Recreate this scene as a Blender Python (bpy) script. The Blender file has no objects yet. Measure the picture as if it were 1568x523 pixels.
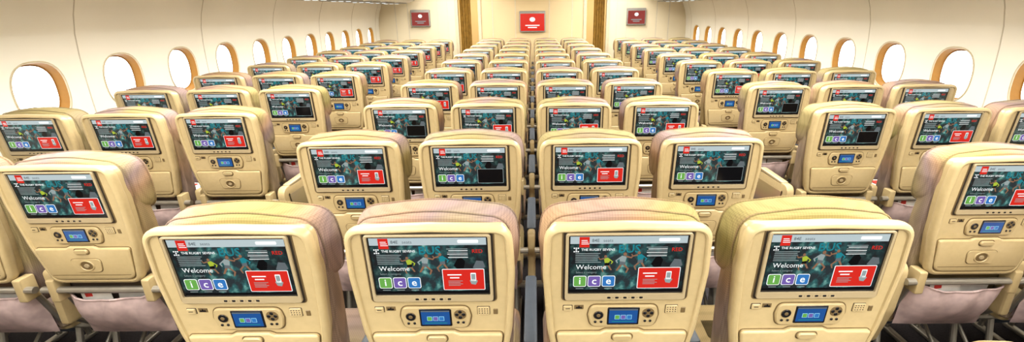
import bpy, bmesh, math, random
from mathutils import Matrix, Vector
random.seed(4)
S=bpy.context.scene
# ------------------------------------------------------------ materials
def newmat(name):
    m=bpy.data.materials.new(name); m.use_nodes=True
    nt=m.node_tree; nt.nodes.clear()
    out=nt.nodes.new('ShaderNodeOutputMaterial')
    return m,nt,out
def mat(name,col,rough=.5,metal=0,em=0,noise=.06,nscale=30,bump=0,spec=.5,ecol=None):
    m,nt,out=newmat(name)
    b=nt.nodes.new('ShaderNodeBsdfPrincipled'); nt.links.new(b.outputs[0],out.inputs[0])
    b.inputs['Roughness'].default_value=rough; b.inputs['Metallic'].default_value=metal
    b.inputs['Specular IOR Level'].default_value=spec
    tc=nt.nodes.new('ShaderNodeTexCoord'); n=nt.nodes.new('ShaderNodeTexNoise')
    n.inputs['Scale'].default_value=nscale; nt.links.new(tc.outputs['Object'],n.inputs['Vector'])
    r=nt.nodes.new('ShaderNodeValToRGB')
    r.color_ramp.elements[0].position=.3; r.color_ramp.elements[1].position=.7
    r.color_ramp.elements[0].color=[c*(1-noise) for c in col]+[1]
    r.color_ramp.elements[1].color=[min(1,c*(1+noise)) for c in col]+[1]
    nt.links.new(n.outputs['Fac'],r.inputs[0]); nt.links.new(r.outputs[0],b.inputs['Base Color'])
    if em:
        b.inputs['Emission Color'].default_value=list(ecol or col)+[1]; b.inputs['Emission Strength'].default_value=em
    if bump:
        bp=nt.nodes.new('ShaderNodeBump'); bp.inputs['Strength'].default_value=bump; bp.inputs['Distance'].default_value=.002
        nt.links.new(n.outputs['Fac'],bp.inputs['Height']); nt.links.new(bp.outputs[0],b.inputs['Normal'])
    return m
def fabric(name,cols,line=.88):
    m,nt,out=newmat(name); L=nt.links.new; N=nt.nodes.new
    b=N('ShaderNodeBsdfPrincipled'); L(b.outputs[0],out.inputs[0]); b.inputs['Roughness'].default_value=.9
    b.inputs['Specular IOR Level'].default_value=.15
    tc=N('ShaderNodeTexCoord'); oi=N('ShaderNodeObjectInfo')
    n=N('ShaderNodeTexNoise'); n.noise_dimensions='4D'; n.inputs['Scale'].default_value=2.6; n.inputs['Detail'].default_value=.5
    mu=N('ShaderNodeMath'); mu.operation='MULTIPLY'; mu.inputs[1].default_value=40
    L(oi.outputs['Random'],mu.inputs[0]); L(mu.outputs[0],n.inputs['W']); L(tc.outputs['Object'],n.inputs['Vector'])
    r=N('ShaderNodeValToRGB'); e=r.color_ramp.elements
    ps=[.36,.46,.55,.66]
    e[0].position=ps[0]; e[0].color=cols[0]+(1,); e[1].position=ps[3]; e[1].color=cols[3]+(1,)
    for i in (1,2):
        x=e.new(ps[i]); x.color=cols[i]+(1,)
    L(n.outputs['Fac'],r.inputs[0])
    ws=[]
    for d,sc in (('Z',44),('X',44),('Y',44)):
        w=N('ShaderNodeTexWave'); w.inputs['Scale'].default_value=sc; w.inputs['Distortion'].default_value=.3; w.bands_direction=d
        L(tc.outputs['Object'],w.inputs['Vector']); ws.append(w)
    a=N('ShaderNodeMath'); a.operation='MULTIPLY'; a2=N('ShaderNodeMath'); a2.operation='MULTIPLY'
    ps=[]
    for w in ws:
        p=N('ShaderNodeMapRange'); p.inputs['From Min'].default_value=0; p.inputs['From Max'].default_value=.5; p.inputs['To Min'].default_value=line; p.inputs['To Max'].default_value=1
        L(w.outputs['Fac'],p.inputs['Value']); ps.append(p)
    L(ps[0].outputs[0],a.inputs[0]); L(ps[1].outputs[0],a.inputs[1]); L(a.outputs[0],a2.inputs[0]); L(ps[2].outputs[0],a2.inputs[1])
    mx=N('ShaderNodeMix'); mx.data_type='RGBA'; mx.blend_type='MULTIPLY'; mx.inputs[0].default_value=1
    L(r.outputs[0],mx.inputs[6]); L(a2.outputs[0],mx.inputs[7]); L(mx.outputs[2],b.inputs['Base Color'])
    bp=N('ShaderNodeBump'); bp.inputs['Strength'].default_value=.2; bp.inputs['Distance'].default_value=.001
    L(a2.outputs[0],bp.inputs['Height']); L(bp.outputs[0],b.inputs['Normal'])
    return m
def emis(name,col,st=1.0,rough=.12):
    m=mat(name,tuple(c*.08 for c in col),rough,em=st,ecol=col,spec=.35,noise=.02); return m
def screenimg():
    m,nt,out=newmat('screen_picture'); L=nt.links.new; N=nt.nodes.new
    b=N('ShaderNodeBsdfPrincipled'); L(b.outputs[0],out.inputs[0]); b.inputs['Roughness'].default_value=.12
    b.inputs['Base Color'].default_value=(.01,.01,.012,1); b.inputs['Specular IOR Level'].default_value=.5
    tc=N('ShaderNodeTexCoord'); n=N('ShaderNodeTexNoise'); n.inputs['Scale'].default_value=42; n.inputs['Detail'].default_value=5
    L(tc.outputs['Object'],n.inputs['Vector'])
    r=N('ShaderNodeValToRGB'); e=r.color_ramp.elements
    e[0].position=.44; e[0].color=(.014,.024,.027,1); e[1].position=.80; e[1].color=(.26,.50,.42,1)
    x=e.new(.57); x.color=(.018,.095,.095,1)
    L(n.outputs['Fac'],r.inputs[0])
    sx=N('ShaderNodeSeparateXYZ'); L(tc.outputs['Object'],sx.inputs[0])
    ab=N('ShaderNodeMath'); ab.operation='ABSOLUTE'; L(sx.outputs['X'],ab.inputs[0])
    mr=N('ShaderNodeMapRange'); mr.inputs['From Min'].default_value=.03; mr.inputs['From Max'].default_value=.10
    mr.inputs['To Min'].default_value=1.2; mr.inputs['To Max'].default_value=.35; L(ab.outputs[0],mr.inputs['Value'])
    L(r.outputs[0],b.inputs['Emission Color']); L(mr.outputs[0],b.inputs['Emission Strength'])
    return m
M={}
M['shell']=mat('beige_shell_plastic',(.475,.378,.218),.28,noise=.03,nscale=60,bump=.05)
M['shell2']=mat('beige_tray_plastic',(.425,.335,.19),.36,noise=.03)
M['bezel']=mat('bezel_plastic',(.38,.31,.20),.35,noise=.02)
M['gap']=mat('dark_gap',(.03,.022,.015),.6)
M['black']=mat('black_plastic',(.012,.012,.014),.25)
M['groove']=mat('groove_plastic',(.15,.105,.05),.5)
M['head']=fabric('headrest_fabric',((.30,.255,.115),(.38,.25,.165),(.28,.21,.205),(.33,.275,.14)))
M['back']=fabric('seat_fabric',((.28,.215,.115),(.32,.215,.14),(.235,.18,.16),(.29,.235,.13)),.85)
M['pocket']=mat('pocket_fabric',(.48,.37,.37),.9,noise=.2,nscale=20,bump=.3)
M['metal']=mat('brushed_metal',(.45,.43,.39),.35,.8)
M['slate']=mat('slate_armrest_pad',(.06,.075,.10),.55)
M['white']=mat('white_paper',(.80,.79,.77),.6)
M['redp']=mat('red_paper',(.6,.06,.05),.6)
M['img']=screenimg()
M['bar']=emis('screen_header',(.42,.49,.51),.95)
M['sred']=emis('screen_red',(.55,.03,.02),1)
M['swhite']=emis('screen_white',(.80,.83,.83),1)
M['sgrey']=emis('screen_grey',(.12,.14,.15),1)
M['sdim']=emis('screen_text_dim',(.26,.31,.31),1)
M['green']=emis('screen_green',(.14,.34,.08),1)
M['purple']=emis('screen_purple',(.16,.11,.34),1)
M['blue']=emis('screen_blue',(.04,.17,.42),1)
M['teal']=emis('screen_teal',(.02,.20,.24),1)
M['yel']=emis('screen_lime',(.34,.42,.05),1)
M['skin']=emis('screen_skin',(.24,.13,.08),1)
M['sblack']=emis('screen_black',(.006,.006,.007),1)
M['lcd']=emis('handset_lcd',(.02,.09,.27),1)
M['ice']=emis('handset_lcd_icons',(.3,.6,.75),1)
KEYS=list(M.keys())
# ------------------------------------------------------------ mesh builder
class MB:
    def __init__(s): s.v=[];s.f=[];s.m=[];s.x=lambda p:p
    def add(s,vs,fs,mk):
        o=len(s.v); s.v+= [s.x(p) for p in vs]; s.f+=[tuple(i+o for i in f) for f in fs]; s.m+=[KEYS.index(mk)]*len(fs)
    def loft(s,loops,mk,c0=True,c1=True,closed=True,capmk=None):
        n=len(loops[0]); vs=[p for l in loops for p in l]; fs=[]
        for k in range(len(loops)-1):
            for i in range(n if closed else n-1):
                j=(i+1)%n; fs.append((k*n+i,k*n+j,(k+1)*n+j,(k+1)*n+i))
        s.add(vs,fs,mk)
        if c0: s.add(loops[0],[tuple(range(n))][:1],mk)
        if c1: s.add(loops[-1],[tuple(range(n))],capmk or mk)
    def tube(s,a,b,r,mk,n=10):
        a=Vector(a);b=Vector(b);d=(b-a).normalized();u=d.orthogonal().normalized();w=d.cross(u)
        ls=[[tuple(p+(u*math.cos(t)+w*math.sin(t))*r) for t in [2*math.pi*i/n for i in range(n)]] for p in (a,b)]
        s.loft(ls,mk)
    def rbox(s,c,h,r,mk,axis=2):
        a=[0,1,2]; a.remove(axis); e=min(r*.6,h[axis]*.6)
        def lp(t,ins):
            o=rrect(c[a[0]],c[a[1]],h[a[0]]-ins,h[a[1]]-ins,max(r-ins,.001))
            L=[]
            for q in o:
                p=[0,0,0];p[a[0]]=q[0];p[a[1]]=q[1];p[axis]=c[axis]+t;L.append(tuple(p))
            return L
        H=h[axis]
        s.loft([lp(-H,e),lp(-H+e*.3,e*.3),lp(-H+e,0),lp(H-e,0),lp(H-e*.3,e*.3),lp(H,e)],mk)
    def mesh(s,name,angle=35,merge=True):
        me=bpy.data.meshes.new(name); me.from_pydata(s.v,[],s.f)
        used=sorted(set(s.m)); 
        for k in used: me.materials.append(M[KEYS[k]])
        mp={k:i for i,k in enumerate(used)}
        me.polygons.foreach_set('material_index',[mp[k] for k in s.m]); me.update()
        bm=bmesh.new(); bm.from_mesh(me)
        if merge: bmesh.ops.remove_doubles(bm,verts=bm.verts,dist=.00002)
        bmesh.ops.recalc_face_normals(bm,faces=bm.faces); bm.to_mesh(me); bm.free()
        me.polygons.foreach_set('use_smooth',[True]*len(me.polygons))
        me.set_sharp_from_angle(angle=math.radians(angle)); me.update()
        return me
def obj(name,me,loc=(0,0,0),rz=0,parent=None):
    o=bpy.data.objects.new(name,me); S.collection.objects.link(o); o.rotation_euler=(0,0,rz)
    if parent:
        o.parent=parent; o.location=Vector(loc)-parent.location
    else: o.location=loc
    return o
def rrect(cx,cz,hw,hh,r,n=6):
    P=[]
    for (sx,sz,a0) in ((1,1,0),(-1,1,90),(-1,-1,180),(1,-1,270)):
        for i in range(n+1):
            a=math.radians(a0+90*i/n); P.append((cx+sx*(hw-r)+r*math.cos(a),cz+sz*(hh-r)+r*math.sin(a)))
    return P
def roundpoly(pts,n=7):
    P=[]; N=len(pts)
    for i in range(N):
        a=Vector(pts[i-1][:2]);b=Vector(pts[i][:2]);c=Vector(pts[(i+1)%N][:2]);r=pts[i][2]
        d1=(a-b).normalized();d2=(c-b).normalized(); ang=d1.angle(d2)
        t=min(r/math.tan(ang/2),(a-b).length*.49,(c-b).length*.49)
        p0=b+d1*t;p2=b+d2*t
        for k in range(n+1):
            u=k/n; q=p0*(1-u)**2+b*2*u*(1-u)+p2*u*u; P.append((q.x,q.y))
    return P
def inset(P,d):
    N=len(P);R=[]
    A=sum(P[i-1][0]*P[i][1]-P[i][0]*P[i-1][1] for i in range(N))
    sg=1 if A>0 else -1
    for i in range(N):
        t=Vector((P[(i+1)%N][0]-P[i-1][0],P[(i+1)%N][1]-P[i-1][1]))
        if t.length<1e-9: t=Vector((1,0))
        t.normalize(); R.append((P[i][0]-t.y*d*sg,P[i][1]+t.x*d*sg))
    return R
def W(P,w): return [(p[0],w,p[1]) for p in P]
_tc={}
def textgeo(t,bold=False):
    if (t,bold) in _tc: return _tc[(t,bold)]
    c=bpy.data.curves.new('tmp','FONT'); c.body=t; c.resolution_u=2
    if bold: c.offset=.012
    o=bpy.data.objects.new('tmp',c); S.collection.objects.link(o)
    bpy.context.view_layer.update()
    me=o.evaluated_get(bpy.context.evaluated_depsgraph_get()).to_mesh()
    vs=[(v.co.x,v.co.y) for v in me.vertices]; fs=[tuple(p.vertices) for p in me.polygons]
    bpy.data.objects.remove(o); _tc[(t,bold)]=(vs,fs); return vs,fs
# ------------------------------------------------------------ seat
ZC=1.006; TL=math.tan(math.radians(4.5))
def lean(p):
    return (p[0],-p[1]+(ZC-p[2])*TL,p[2])
def build_seat(variant):
    b=MB(); b.x=lean
    out=roundpoly([(.209,1.120,.050),(.215,.98,.3),(.203,.80,.3),(.172,.632,.05),(-.172,.632,.05),(-.203,.80,.3),(-.215,.98,.3),(-.209,1.120,.050),(0,1.126,.4)])
    b.loft([W(inset(out,.012),-.062),W(inset(out,.010),-.040),W(inset(out,.004),-.034),W(inset(out,.001),-.026),W(out,-.018),W(inset(out,.0005),-.010),W(inset(out,.003),-.004),W(inset(out,.008),.0),W(inset(out,.014),.001),W(inset(out,.0175),-.001),W(inset(out,.0195),-.006)],'shell')
    def rr(cx,cz,hw,hh,r,w0,w1,mk,bev=.0015):
        o=rrect(cx,cz,hw,hh,r,5); b.loft([W(o,w0),W(o,w1-bev),W(inset(o,bev),w1)],mk,c0=False)
    def flat(P,w,mk): b.add(W(P,w),[tuple(range(len(P)))],mk)
    def rect(x0,z0,x1,z1,w,mk): flat([(x0,z0),(x1,z0),(x1,z1),(x0,z1)],w,mk)
    def text(t,x,z,sz,w,mk,bold=False,center=False):
        vs,fs=textgeo(t,bold)
        if center:
            mx=(min(v[0] for v in vs)+max(v[0] for v in vs))/2; x-=mx*sz
        b.add([(x+v[0]*sz,w,z+v[1]*sz) for v in vs],fs,mk)
    rr(0,1.0025,.166,.1075,.012,-.006,-.0045,'groove')
    rr(0,1.0025,.1625,.105,.010,-.006,-.003,'gap')  # dark ring paints the shadow gap around the screen unit
    o=rrect(0,1.002,.157,.1005,.008,5); i0=rrect(0,1.009,.1495,.0885,.004,5)
    b.loft([W(o,-.004),W(o,.0025),W(inset(o,.0015),.004),W(i0,.004),W(i0,-.002)],'bezel',c0=False,c1=False)
    flat(i0,-.0018,'black')
    X0,X1,Z0,Z1=-.1455,.1455,.926,1.0925; w=-.0014
    rect(X0,Z0,X1,Z1-.021,w,'img')
    rect(X0,Z1-.021,X1,Z1,w,'bar')
    rect(X0,Z0,X1,Z0+.007,w+.0002,'sblack')
    rect(-.123,Z1-.031,-.098,Z1-.001,w+.0004,'sred')
    for k in range(3): rect(-.118,Z1-.012-k*.005,-.103+k*.002,Z1-.010-k*.005,w+.0006,'swhite')
    text('84E',-.092,Z1-.0155,.0125,w+.0004,'sgrey',True); text('seats',-.064,Z1-.0155,.0125,w+.0004,'sgrey')
    flat(rrect(.1,Z1-.0105,.026,.0048,.003,3),w+.0004,'swhite')
    ex=w+.0005
    text('THE RUGBY SEVENS',-.118,Z1-.041,.0095,ex,'swhite',True)
    for i in range(3):
        for j in range(3):
            if (i+j)%2==0 or i==1: rect(-.137+i*.005,Z1-.045+j*.005,-.1335+i*.005,Z1-.0415+j*.005,ex,'swhite')
    rnd=random.Random(3)
    for k in range(6):
        rect(-.132,Z1-.050-k*.0052,-.066-rnd.random()*.015,Z1-.0480-k*.0052,ex,'sdim')
    text('BUS',-.026,Z1-.047,.033,ex,'teal',True)
    for k in range(6):
        rect(.045+rnd.random()*.006,Z1-.033-k*.005,.098,Z1-.0312-k*.005,ex,'swhite' if k%2 else 'sdim')
    text('RED',.108,Z1-.044,.015,ex,'sred',True)
    flat([(.06,Z0+.085),(.07,Z0+.105),(.082,Z0+.108),(.09,Z0+.098),(.085,Z0+.078),(.07,Z0+.074)],ex,'sblack')
    flat([(.108,Z0+.078),(.118,Z0+.10),(.135,Z0+.098),(.14,Z0+.08),(.125,Z0+.072)],ex,'sgrey')
    def player(cx,cz,s,shirt,short,fl=1):
        f=lambda L:[(cx+x*s*fl,cz+z*s) for x,z in L]
        flat(f([(-.3,.2),(.25,.1),(.4,.8),(-.1,.95),(-.4,.7)]),ex+.0002,shirt)
        flat(f([(-.3,.25),(-.35,-.25),(.3,-.2),(.27,.15)]),ex+.0002,short)
        flat(f([(.3,.75),(.9,.6),(1.1,.9),(1.0,.98),(.85,.78),(.35,.95)]),ex+.0003,'skin')
        flat(f([(-.35,.75),(-.8,.35),(-.6,.0),(-.5,.05),(-.62,.35),(-.25,.6)]),ex+.0003,shirt)
        flat(f([(-.33,-.2),(-.7,-.9),(-.5,-.95),(-.05,-.22)]),ex+.0003,'skin')
        flat(f([(0,-.2),(.5,-.7),(.35,-1.2),(.5,-1.22),(.72,-.68),(.28,-.2)]),ex+.0003,'skin')
        flat([(cx+fl*s*.2+.19*s*math.cos(a),cz+s*1.12+.22*s*math.sin(a)) for a in [math.pi*2*i/12 for i in range(12)]],ex+.0003,'skin')
    player(-.012,Z0+.088,.024,'sdim','sgrey'); player(-.052,Z0+.086,.020,'yel','sblack',-1); player(.032,Z0+.094,.022,'teal','sgrey',-1)
    text('Welcome',-.130,Z0+.071,.0195,ex+.0006,'swhite')
    text('Select a category',-.130,Z0+.059,.0078,ex+.0006,'sdim')
    for k,(c,ch) in enumerate((('green','i'),('purple','c'),('blue','e'))):
        cx=-.119+k*.037
        flat(rrect(cx,Z0+.034,.0170,.0170,.005,3),ex+.0006,'swhite'); flat(rrect(cx,Z0+.034,.0152,.0152,.004,3),ex+.0009,c)
        text(ch,cx,Z0+.0255,.030,ex+.0012,'swhite',True,True)
        rect(cx-.010,Z0+.0105,cx+.010,Z0+.0125,ex+.0006,'sdim')
    flat(rrect(.083,Z0+.043,.0540,.0325,.003,3),ex+.0006,'swhite' if variant==0 else 'sdim')
    flat(rrect(.083,Z0+.043,.0522,.0307,.002,3),ex+.0009,'sred' if variant==0 else 'sblack')
    if variant==0:
        for k,(a,c) in enumerate(((.042,.078),(.048,.072))): rect(a,Z0+.056-k*.009,c,Z0+.0595-k*.009,ex+.0012,'swhite')
        for k in range(4): rect(.043,Z0+.038-k*.0045,.080-(k%2)*.006,Z0+.0397-k*.0045,ex+.0012,'sdim')
        flat(rrect(.108,Z0+.051,.007,.0125,.002,3),ex+.0012,'swhite'); flat(rrect(.108,Z0+.052,.0052,.008,.001,2),ex+.0014,'sdim')
        flat([(.098,Z0+.040),(.102,Z0+.029),(.113,Z0+.027),(.119,Z0+.039),(.113,Z0+.044),(.102,Z0+.044)],ex+.0012,'sdim')
    for k in range(5):
        x=(-2+k)*.021; rr(x,.9105,.0045,.0028,.002,.004,.0046,'black',.0003)
    for k in (-1.5,-.5,.5,1.5): rect(k*.021-.001,.9095,k*.021+.001,.9115,.0042,'groove')
    f0=-.006
    o=roundpoly([(.088,.882,.02),(.094,.85,.02),(.086,.812,.02),(-.086,.812,.02),(-.094,.85,.02),(-.088,.882,.02)],4)
    b.loft([W(inset(o,-.003),f0),W(inset(o,-.003),f0+.001),W(o,f0+.0012)],'groove',c0=False)
    b.loft([W(o,f0),W(inset(o,.0005),f0+.004),W(inset(o,.003),f0+.007)],'shell2',c0=False)
    t=f0+.0072
    rr(0,.848,.043,.029,.004,t-.002,t+.001,'black'); flat(rrect(0,.849,.038,.0235,.002,3),t+.0014,'lcd')
    rect(-.038,.868,.038,.8725,t+.0018,'sgrey')
    for k in range(3): flat(rrect((k-1)*.016,.846,.0068,.0072,.001,2),t+.0018,'ice'); 
    for k,c in enumerate(('green','purple','blue')): flat(rrect((k-1)*.016,.846,.0056,.006,.001,2),t+.0021,c)
    rect(-.03,.83,.03,.833,t+.0018,'teal')
    def disc(cx,cz,r,w0,w1,mk,n=16):
        P=[(cx+r*math.cos(2*math.pi*i/n),cz+r*math.sin(2*math.pi*i/n)) for i in range(n)]
        b.loft([W(P,w0),W(P,w1-.0008),W(inset(P,.0008),w1)],mk,c0=False)
    disc(-.066,.852,.0140,t-.001,t+.001,'groove'); disc(-.066,.852,.0125,t-.001,t+.0025,'black'); disc(-.066,.852,.0055,t,t+.0035,'groove')
    disc(.066,.858,.0165,t-.001,t+.001,'groove')
    for a,c in ((0,1),(1,0),(0,-1),(-1,0)): disc(.066+a*.009,.858+c*.009,.0050,t-.001,t+.002,'black',10)
    disc(.059,.832,.0038,t-.001,t+.002,'black',10); disc(.073,.832,.0038,t-.001,t+.002,'black',10); disc(-.058,.830,.0038,t-.001,t+.002,'black',10); disc(-.074,.830,.0038,t-.001,t+.002,'black',10)
    rr(-.148,.872,.0135,.010,.003,f0,f0+.001,'gap'); rr(-.148,.872,.0115,.008,.003,f0,f0+.0045,'shell'); rect(-.154,.871,-.142,.8735,f0+.005,'gap')
    rr(-.118,.874,.013,.0075,.002,f0,f0+.001,'groove')
    flat([(-.127,.870),(-.109,.870),(-.112,.876),(-.115,.8735),(-.118,.880),(-.121,.8735),(-.124,.876)],f0+.0016,'black')
    rr(.128,.866,.0175,.0145,.003,f0,f0+.001,'gap'); rr(.128,.866,.0158,.0128,.003,f0,f0+.004,'shell')
    for i in range(4):
        for j in range(3): disc(.1175+i*.007,.8595+j*.0068,.0019,f0+.003,f0+.0046,'black',6)
    rr(.160,.862,.006,.009,.002,f0,f0+.002,'groove')
    tr=roundpoly([(.178,.794,.012),(.158,.655,.04),(-.158,.655,.04),(-.178,.794,.012),(-.06,.794,.01),(-.045,.802,.008),(.045,.802,.008),(.06,.794,.01)],5)
    b.loft([W(inset(tr,-.003),f0),W(inset(tr,-.003),f0+.0008),W(tr,f0+.001)],'groove',c0=False)
    b.loft([W(tr,f0),W(tr,f0+.008),W(inset(tr,.003),f0+.011),W(inset(tr,.007),f0+.012)],'shell',c0=False)
    rr(0,.782,.026,.010,.009,f0+.012,f0+.020,'shell2',.003); rr(0,.782,.03,.0135,.012,f0+.01,f0+.0125,'groove',.0005)
    cup=roundpoly([(.062,.752,.02),(.05,.69,.02),(-.05,.69,.02),(-.062,.752,.02)],5)
    b.loft([W(cup,f0+.011),W(cup,f0+.0128)],'groove',c0=False); b.loft([W(inset(cup,.002),f0+.012),W(inset(cup,.003),f0+.0155)],'shell',c0=False)
    n=24; C=lambda r:[(r*math.cos(2*math.pi*i/n),.721+r*.82*math.sin(2*math.pi*i/n)) for i in range(n)]
    b.loft([W(C(.029),f0+.0157),W(C(.0275),f0+.0185),W(C(.024),f0+.0185),W(C(.022),f0+.0158)],'shell2',c0=False,capmk='groove')
    b.loft([W(C(.010),f0+.0159),W(C(.009),f0+.0185)],'bezel',c0=False)
    rect(-.15,.676,.15,.6785,f0+.0125,'groove')
    # back cushion + headrest with side wings
    o=roundpoly([(.203,1.05,.06),(.208,.85,.3),(.190,.5,.05),(-.190,.5,.05),(-.208,.85,.3),(-.203,1.05,.06)],6)
    b.loft([W(inset(o,.012),-.06),W(inset(o,.002),-.066),W(o,-.09),W(inset(o,.004),-.125),W(inset(o,.02),-.142),W(inset(o,.05),-.148)],'back')
    o=roundpoly([(.194,1.113,.075),(.204,1.02,.1),(.195,.905,.06),(-.195,.905,.06),(-.204,1.02,.1),(-.194,1.113,.075),(0,1.138,.6)],9)
    def H(d,w,k=1.0): return [(p[0]*k,w,p[1]) for p in inset(o,d)]
    b.loft([H(.022,-.046),H(.008,-.050),H(.001,-.058),H(-.003,-.078,1.01),H(-.006,-.100,1.035),H(-.007,-.125,1.055),H(-.004,-.148,1.06),H(.004,-.166,1.05),H(.017,-.178,1.03),H(.034,-.182),H(.055,-.172)],'head')
    for ww,ii,kk in ((-.070,-.0028,1.005),(-.148,-.005,1.06)):
        b.loft([H(ii,ww+.0025,kk),H(ii-.0028,ww,kk),H(ii,ww-.0025,kk)],'back',c0=False,c1=False)
    b.x=lambda p:p
    yb=.045
    b.tube((-.235,yb-.005,.600),(.235,yb-.005,.600),.014,'metal')
    for sx in (-1,1):
        b.rbox((sx*.185,yb+.01,.60),(.016,.03,.05),.008,'shell2',0)
        b.tube((sx*.185,yb+.02,.60),(sx*.185,.13,.40),.012,'metal')
    nx,nt=14,9; vs=[];fs=[]
    for j in range(nt+1):
        t=j/nt
        for i in range(nx+1):
            u=-1+2*i/nx
            zt=.575-.022*(1-u*u)+.006*math.sin(u*7); z=zt*(1-t)+.35*t
            bul=(.055*math.sin(math.pi*min(1,.25+t*.72))*(1-u**4)+.009*math.sin(u*9+t*3)*(1-t))
            vs.append((u*(.190-.012*t),.075+.04*t-bul,z))
    for j in range(nt):
        for i in range(nx):
            a=j*(nx+1)+i; fs.append((a,a+1,a+nx+2,a+nx+1))
    b.add(vs,fs,'pocket')
    b.add([(-.185,.095,.59),(.185,.095,.59),(.17,.13,.35),(-.17,.13,.35)],[(0,1,2,3)],'pocket')
    top=[vs[i] for i in range(nx+1)]
    for i in range(nx): b.tube(top[i],top[i+1],.0045,'pocket',6)
    def card(cx,cz,w2,h2,rot,y,mk):
        c,s_=math.cos(rot),math.sin(rot)
        P=[(cx+x*c-z*s_,y,cz+x*s_+z*c) for x,z in ((-w2,-h2),(w2,-h2),(w2,h2),(-w2,h2))]
        Q=[(p[0],y+.0015,p[2]) for p in P]; b.loft([P,Q],mk)
    # papers standing out of the pocket mouth
    card(-.05,.515,.060,.070,.10,.060,'white'); card(-.085,.568,.014,.012,.10,.0585,'redp'); card(.07,.505,.055,.070,-.12,.074,'white')
    o=rrect(0,.36,.205,.235,.04,5)
    L=lambda d,z:[(p[0],p[1],z+(p[1]-.36)*.10) for p in inset(o,d)]
    b.loft([L(.015,.375),L(.002,.385),L(0,.42),L(.004,.448),L(.018,.464),L(.05,.470),L(.11,.468)],'back')
    b.rbox((0,.36,.355),(.195,.22,.02),.03,'shell2')
    for y in (.2,.48): b.tube((-.245,y,.325),(.245,y,.325),.018,'metal')
    for sx in (-.17,.17):
        b.tube((sx,.2,.325),(sx,.13,.02),.013,'metal'); b.tube((sx,.48,.325),(sx,.53,.02),.013,'metal'); b.tube((sx,.48,.325),(sx,.15,.03),.009,'metal')
        b.rbox((sx,.33,.012),(.018,.23,.011),.01,'metal')
    b.rbox((0,.34,.27),(.1,.09,.03),.02,'slate')
    return b.mesh('passenger_seat_mesh_%d'%variant)
seatA=build_seat(0); seatB=build_seat(1)
# ------------------------------------------------------------ armrests
def build_arm(kind):
    b=MB()
    if kind=='mid':
        b.rbox((0,.32,.628),(.019,.20,.016),.012,'shell',0)
        b.rbox((0,.33,.652),(.0215,.195,.0125),.012,'slate',2)
        b.rbox((0,.115,.53),(.018,.035,.13),.018,'shell',0)
        b.rbox((0,.36,.36),(.012,.17,.04),.02,'shell2',0)
        b.tube((0,.115,.42),(0,.2,.33),.012,'metal')
    else:
        o=roundpoly([(.04,.675,.05),(.42,.655,.07),(.52,.58,.10),(.53,.36,.1),(.46,.24,.06),(.12,.24,.06),(.06,.45,.1)],7)
        X=lambda P,x:[(x,p[0],p[1]) for p in P]
        b.loft([X(inset(o,.008),-.022),X(inset(o,.001),-.019),X(o,-.012),X(o,.012),X(inset(o,.001),.019),X(inset(o,.008),.022)],'shell')
        i=inset(o,.05); 
        for s in (-1,1): b.loft([X(i,s*.0225),X(inset(i,.003),s*.0238)],'back',c0=False)
        b.rbox((0,.25,.667),(.021,.14,.010),.014,'bezel',2)
        b.rbox((0,.33,.12),(.012,.1,.12),.01,'metal',0)
    return b.mesh('armrest_mesh_'+kind)
armM=build_arm('mid'); armA=build_arm('aisle')
def build_blanket():
    b=MB(); n=12; m=10; vs=[];fs=[]
    for sgn in (1,-1):
        o=len(vs)
        for j in range(m+1):
            for i in range(n+1):
                u=-1+2*i/n;v=-1+2*j/m
                h=.045*((1-u**4)*(1-v**4))**.6+.006*math.sin(9*u+5*v)*(1-abs(u))*(1-abs(v))
                vs.append((u*.15*(1-.06*v*v),v*.12*(1-.05*u*u),.05+sgn*h))
        for j in range(m):
            for i in range(n):
                a=o+j*(n+1)+i; fs.append((a,a+1,a+n+2,a+n+1))
    b.add(vs,fs,'white')
    P=[(-.05,-.03),(.03,-.03),(.03,.03),(-.05,.03)]
    b.add([(x,y,.101) for x,y in P],[(0,1,2,3)],'redp')
    return b.mesh('wrapped_blanket_mesh')
blk=build_blanket()
# ------------------------------------------------------------ layout
PITCH=.8
variantB={(1,1),(1,3),(2,0),(4,3)}
for k in range(11):
    y=1.05+PITCH*k; st=[]
    for i,x in enumerate((-.75,-.25,.25,.75)):
        st.append(obj('passenger_seat',seatB if (k,i) in variantB else seatA,(x,y,0)))
    for i,x in enumerate((-.5,0,.5)): obj('armrest',armM,(x,y,0),0,st[i])
    obj('aisle_armrest',armA,(-1.0,y,0),0,st[0]); obj('aisle_armrest',armA,(1.0,y,0),0,st[3])
for k in range(-1,10):
    for s in (-1,1):
        sh=.03 if s<0 else 0
        y=1.62+PITCH*k+sh
        if k<=0: y-=.09 if s<0 else .055
        if k<0 and s<0: y-=.10
        st=[]
        for i,x in enumerate((1.71,2.21,2.71)):
            st.append(obj('passenger_seat',seatB if (k==2 and i==0) or (k==1 and i==0 and s>0) else seatA,(s*x+sh,y,0)))
            if k<6 and random.random()<.7:
                obj('wrapped_blanket',blk,(s*x+sh+random.uniform(-.03,.03),y+.36+random.uniform(-.03,.03),.478),random.uniform(-.4,.4),st[i])
        obj('aisle_armrest',armA,(s*1.46+sh,y,0),0,st[0])
        for i,x in enumerate((1.96,2.46,2.955)): obj('armrest',armM,(s*x+sh,y,0),0,st[i])
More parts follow.
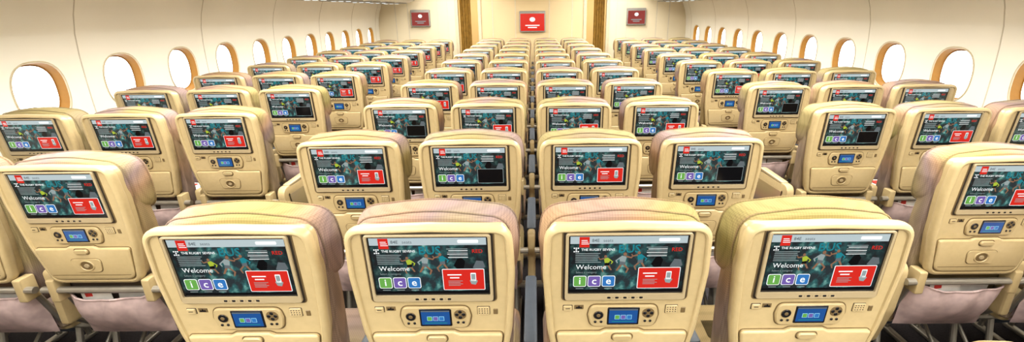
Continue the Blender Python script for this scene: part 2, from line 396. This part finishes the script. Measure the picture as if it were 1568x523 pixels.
# ------------------------------------------------------------ cabin shell
M['wall']=mat('cabin_wall_panel',(.89,.86,.78),.45,noise=.015,nscale=3)
M['seam']=mat('panel_seam',(.58,.54,.46),.6)
M['ceil']=mat('ceiling_panel',(.88,.86,.80),.5,noise=.01)
M['carpet']=mat('carpet',(.024,.02,.024),.95,noise=.4,nscale=120,bump=.4)
M['bulk']=mat('bulkhead_panel',(.64,.51,.31),.35,noise=.03,nscale=2)  # deeper gold carries the warm glow on the centre bulkhead in its colour
M['bulk2']=mat('bulkhead_side_panel',(.72,.64,.48),.4,noise=.03,nscale=2)
M['gold']=mat('gold_curtain',(.30,.18,.04),.7,noise=.2,nscale=15)
M['orange']=mat('window_inner_ring',(.34,.16,.016),.45,noise=.05)
M['lip']=mat('window_lip',(.58,.50,.36),.45)
M['psu']=mat('service_unit_grey',(.30,.29,.27),.5)
M['mred']=emis('monitor_red',(.60,.03,.02),1.0); M['mdark']=emis('monitor_dim',(.26,.05,.045),1.0); M['frame']=mat('monitor_frame',(.25,.24,.23),.4)
m,nt,out=newmat('window_pane'); t=nt.nodes.new('ShaderNodeBsdfTransparent'); g=nt.nodes.new('ShaderNodeBsdfGlossy'); g.inputs['Roughness'].default_value=.05
mx=nt.nodes.new('ShaderNodeMixShader'); mx.inputs[0].default_value=.05; nt.links.new(t.outputs[0],mx.inputs[1]); nt.links.new(g.outputs[0],mx.inputs[2]); nt.links.new(mx.outputs[0],out.inputs[0]); M['pane']=m
KEYS=list(M.keys())
Y0,Y1=-4.0,12.6
PR=[(0,2.98),(.3,3.05),(.6,3.09),(.85,3.105),(1.0,3.11),(1.18,3.11),(1.35,3.105),(1.5,3.09),(1.62,3.06),(1.75,3.01),(1.85,2.95),(2.3,2.6)]
def px(z):
    for (a,xa),(b_,xb) in zip(PR,PR[1:]):
        if a<=z<=b_: return xa+(xb-xa)*(z-a)/(b_-a)
    return PR[-1][1]
WC=1.15; WH=.190; WW=.172; WP=.64; ZA,ZB=.85,1.5
WY={-1:[3.64+WP*k for k in range(-10,10)],1:[3.52+WP*k for k in range(-10,10)]}
def sup(a,hw,hh,e=2.5):
    c,s=math.cos(a),math.sin(a); r=(abs(c/hw)**e+abs(s/hh)**e)**(-1/e); return r*c,r*s
angs=sorted([2*math.pi*i/32 for i in range(32)]+[math.atan2((z-WC),sy*WP/2)%(2*math.pi) for z in (ZA,ZB) for sy in (-1,1)])
def build_wall(sd):
    b=MB(); wys=WY[sd]
    ys=[Y0]+[wys[0]-WP/2+WP*i for i in range(len(wys)+1)]+[Y1]
    lv=[p[0] for p in PR]
    for (za,zb) in zip(lv,lv[1:]):
        for ya,yb in zip(ys,ys[1:]):
            if za>=ZA-1e-6 and zb<=ZB+1e-6 and ya>=ys[1]-1e-6 and yb<=ys[-2]+1e-6: continue
            b.add([(sd*px(za),ya,za),(sd*px(za),yb,za),(sd*px(zb),yb,zb),(sd*px(zb),ya,zb)],[(0,1,2,3)],'wall')
    for yc in wys:
        inner=[];outer=[]; 
        for a in angs:
            u,v=sup(a,WW,WH); inner.append((sd*px(WC+v),yc+u,WC+v))
            c,s=math.cos(a),math.sin(a); r=1e9
            if abs(c)>1e-6: r=min(r,(WP/2)/abs(c))
            if s>1e-6: r=min(r,(ZB-WC)/s)
            if s<-1e-6: r=min(r,(WC-ZA)/-s)
            outer.append((sd*px(WC+r*s),yc+r*c,WC+r*s))
        mid=[tuple((p[i]*.5+q[i]*.5) for i in range(3)) for p,q in zip(inner,outer)]
        mid=[(sd*px(p[2]),p[1],p[2]) for p in mid]
        b.loft([outer,mid,inner],'wall',c0=False,c1=False)
    return b.mesh('wall_mesh',angle=20)
obj('wall_left',build_wall(-1)); obj('wall_right',build_wall(1))
def build_win(sd):
    b=MB()
    def ring(hw,hh,dx,e=2.5): return [(sd*(px(WC+v)+dx),u,v) for u,v in (sup(2*math.pi*i/40,hw,hh,e) for i in range(40))]
    b.loft([ring(WW+.010,WH+.010,-.001),ring(WW+.007,WH+.007,-.004),ring(WW,WH,-.004),ring(WW-.002,WH-.002,.003)],'lip',c0=False,c1=False)
    b.loft([ring(WW-.002,WH-.002,.003),ring(WW-.006,WH-.006,.03),ring(WW-.014,WH-.014,.054)],'orange',c0=False,c1=False)
    b.loft([ring(WW-.014,WH-.014,.054),ring(WW-.021,WH-.021,.055)],'orange',c0=False,c1=False)
    P=[(sd*(px(WC)+.058),p[1],p[2]) for p in ring(WW-.012,WH-.012,0)]
    b.add(P,[tuple(range(40))],'pane')
    return b.mesh('window_mesh')
wm={-1:build_win(-1),1:build_win(1)}; n=1
for sd in (-1,1):
    for yc in WY[sd]: obj('window_%d'%n,wm[sd],(0,yc,WC)); n+=1
def seam_mesh():
    b=MB()
    for sd in (-1,1):
        wys=WY[sd]
        for i in range(0,len(wys)+1,2):
            yc=wys[0]-WP/2+i*WP
            lv=[0,.3,.6,.85,1.0,1.18,1.35,1.5,1.62,1.75,1.85]
            L=[[(sd*(px(z)-.0015),yc-.004,z),(sd*(px(z)-.0015),yc+.004,z),(sd*(px(z)+.003),yc+.004,z),(sd*(px(z)+.003),yc-.004,z)] for z in lv]
            b.loft(L,'seam')
        b.loft([[(sd*(px(.72)-d),y,z) for d,z in ((-.01,.70),(.012,.705),(.012,.735),(-.01,.74))] for y in (Y0,Y1)],'seam')
    return b.mesh('seam')
obj('trim_1',seam_mesh())
def box(b,x0,x1,y0,y1,z0,z1,mk):
    b.loft([[(x0,y0,z),(x1,y0,z),(x1,y1,z),(x0,y1,z)] for z in (z0,z1)],mk)
b=MB(); box(b,-3.3,3.3,Y0,Y1,-.05,0,'carpet'); obj('floor',b.mesh('floor'))
b=MB(); box(b,-3.3,3.3,Y0,Y1,2.3,2.35,'ceil'); obj('ceiling',b.mesh('ceiling'))
b=MB(); box(b,-3.3,3.3,Y0-.1,Y0,0,2.3,'wall'); obj('wall_back',b.mesh('wb'))
def bin_mesh(sd):
    b=MB()
    P=[(3.03,1.80),(2.62,1.775),(2.35,1.79),(2.16,1.86),(2.08,1.98),(2.1,2.12),(2.2,2.29),(3.0,2.29)]
    b.loft([[(sd*x,y,z) for x,z in P] for y in (Y0+.01,9.55)],'ceil')
    y=Y0+.3
    while y<9.2:
        box(b,sd*2.40,sd*2.85,y,y+.42,1.768,1.785,'psu')
        for j in range(3): box(b,sd*(2.48+j*.1),sd*(2.53+j*.1),y+.1,y+.15,1.76,1.769,'swhite')
        y+=.8
    return b.mesh('bin',angle=25)
for sd in (-1,1): obj('overhead_bin',bin_mesh(sd))
b=MB(); P=[(-.42,1.97),(.42,1.97),(.66,2.02),(.76,2.12),(.72,2.29),(-.72,2.29),(-.76,2.12),(-.66,2.02)]
b.loft([[(x,y,z) for x,z in P] for y in (Y0+.01,9.0)],'ceil'); obj('overhead_bin',b.mesh('cbin',angle=25))
YB=9.95
b=MB()
for x0,x1,mk in ((-3.2,-1.55,'bulk2'),(-1.03,1.03,'bulk'),(1.55,3.2,'bulk2')): box(b,x0,x1,YB,YB+.06,0,2.3,mk)
for s in (-1,1): box(b,min(s*1.03,s*1.55),max(s*1.03,s*1.55),YB,YB+.06,2.12,2.3,'bulk')
for x in (-2.75,-2.5,-1.9,-1.7,-.8,-.34,.34,.8,1.7,1.9,2.5,2.75): box(b,x-.006,x+.006,YB-.004,YB+.01,0,2.29,'seam')
obj('wall_front',b.mesh('wf'))
for s in (-1,1):
    b=MB()
    for x in (s*1.06,s*1.52): box(b,x-.03,x+.03,YB-.03,YB+.08,0,2.06,'lip')
    box(b,min(s*1.06,s*1.52)-.03,max(s*1.06,s*1.52)+.03,YB-.03,YB+.08,2.06,2.12,'lip')
    obj('door_%d'%(1 if s<0 else 2),b.mesh('doorframe'))
    b=MB(); L=[]
    for z in (.05,.7,1.4,2.03):
        L.append([(min(s*1.06,s*1.52)+(.05 if s<0 else .19)+.22*i/24,YB+.13+.022*math.sin(i*1.3),z) for i in range(25)])
    b.loft(L,'gold',c0=False,c1=False,closed=False); obj('curtain',b.mesh('curtain',angle=60))
b=MB(); box(b,-3.3,3.3,Y1-.05,Y1,0,2.3,'bulk'); obj('wall_galley',b.mesh('wg'))
def monitor(x,z,hw,hh,mk):
    b=MB()
    b.rbox((x,YB-.045,z),(hw,.03,hh),.012,'frame',1)
    b.add([(x-hw+.02,YB-.0765,z-hh+.02),(x+hw-.02,YB-.0765,z-hh+.02),(x+hw-.02,YB-.0765,z+hh-.05),(x-hw+.02,YB-.0765,z+hh-.05)],[(0,1,2,3)],mk)
    n=14
    b.add([(x+hw*.22*math.cos(2*math.pi*i/n),YB-.078,z+.04+hh*.22*math.sin(2*math.pi*i/n)) for i in range(n)],[tuple(range(n))],'swhite')
    for q,ww in ((.42,.55),(.62,.35)): b.add([(x-hw*ww,YB-.078,z-hh*q),(x+hw*ww,YB-.078,z-hh*q),(x+hw*ww,YB-.078,z-hh*(q-.1)),(x-hw*ww,YB-.078,z-hh*(q-.1))],[(0,1,2,3)],'swhite' if mk=='mred' else 'sdim')
    b.rbox((x,YB-.012,z),(hw*.4,.012,hh*.5),.01,'frame',1)
    obj('wall_monitor',b.mesh('monitor'))
monitor(0,1.42,.26,.20,'mred'); monitor(-2.24,1.50,.19,.16,'mdark'); monitor(2.08,1.50,.19,.16,'mdark')
# ------------------------------------------------------------ lights
def area(name,loc,sx,sy,p,col,rot=(0,0,0)):
    l=bpy.data.lights.new(name,'AREA'); l.shape='RECTANGLE'; l.size=sx; l.size_y=sy; l.energy=p; l.color=col
    o=bpy.data.objects.new(name,l); o.location=loc; o.rotation_euler=rot; S.collection.objects.link(o)
for s in (-1,1): area('ceiling_fill_light',(s*1.42,(Y0+9.6)/2,2.285),1.0,13.2,430,(1,.965,.88))  # unseen fill strips, run on behind the camera to brighten the seat backs
area('galley_light',(0,11.3,2.25),5,1.6,120,(1,.85,.6))
w=bpy.data.worlds.new('World'); S.world=w; w.use_nodes=True
bg=w.node_tree.nodes['Background']; bg.inputs[0].default_value=(1,.99,.97,1); bg.inputs[1].default_value=3.2
# ------------------------------------------------------------ camera
c=bpy.data.cameras.new('camera'); c.sensor_width=36; c.lens=734/1600*36; c.shift_x=-35.2/1600; c.clip_start=.02
co=bpy.data.objects.new('camera',c); S.collection.objects.link(co)
co.matrix_world=Matrix.Translation((.017,0,1.62))@Matrix.Rotation(math.radians(90-18.8),4,'X')@Matrix.Rotation(math.radians(-.5),4,'Z')
S.camera=co
S.view_settings.view_transform='Standard'; S.view_settings.exposure=0
try: S.view_settings.look='Medium High Contrast'
except Exception: S.view_settings.look='None'
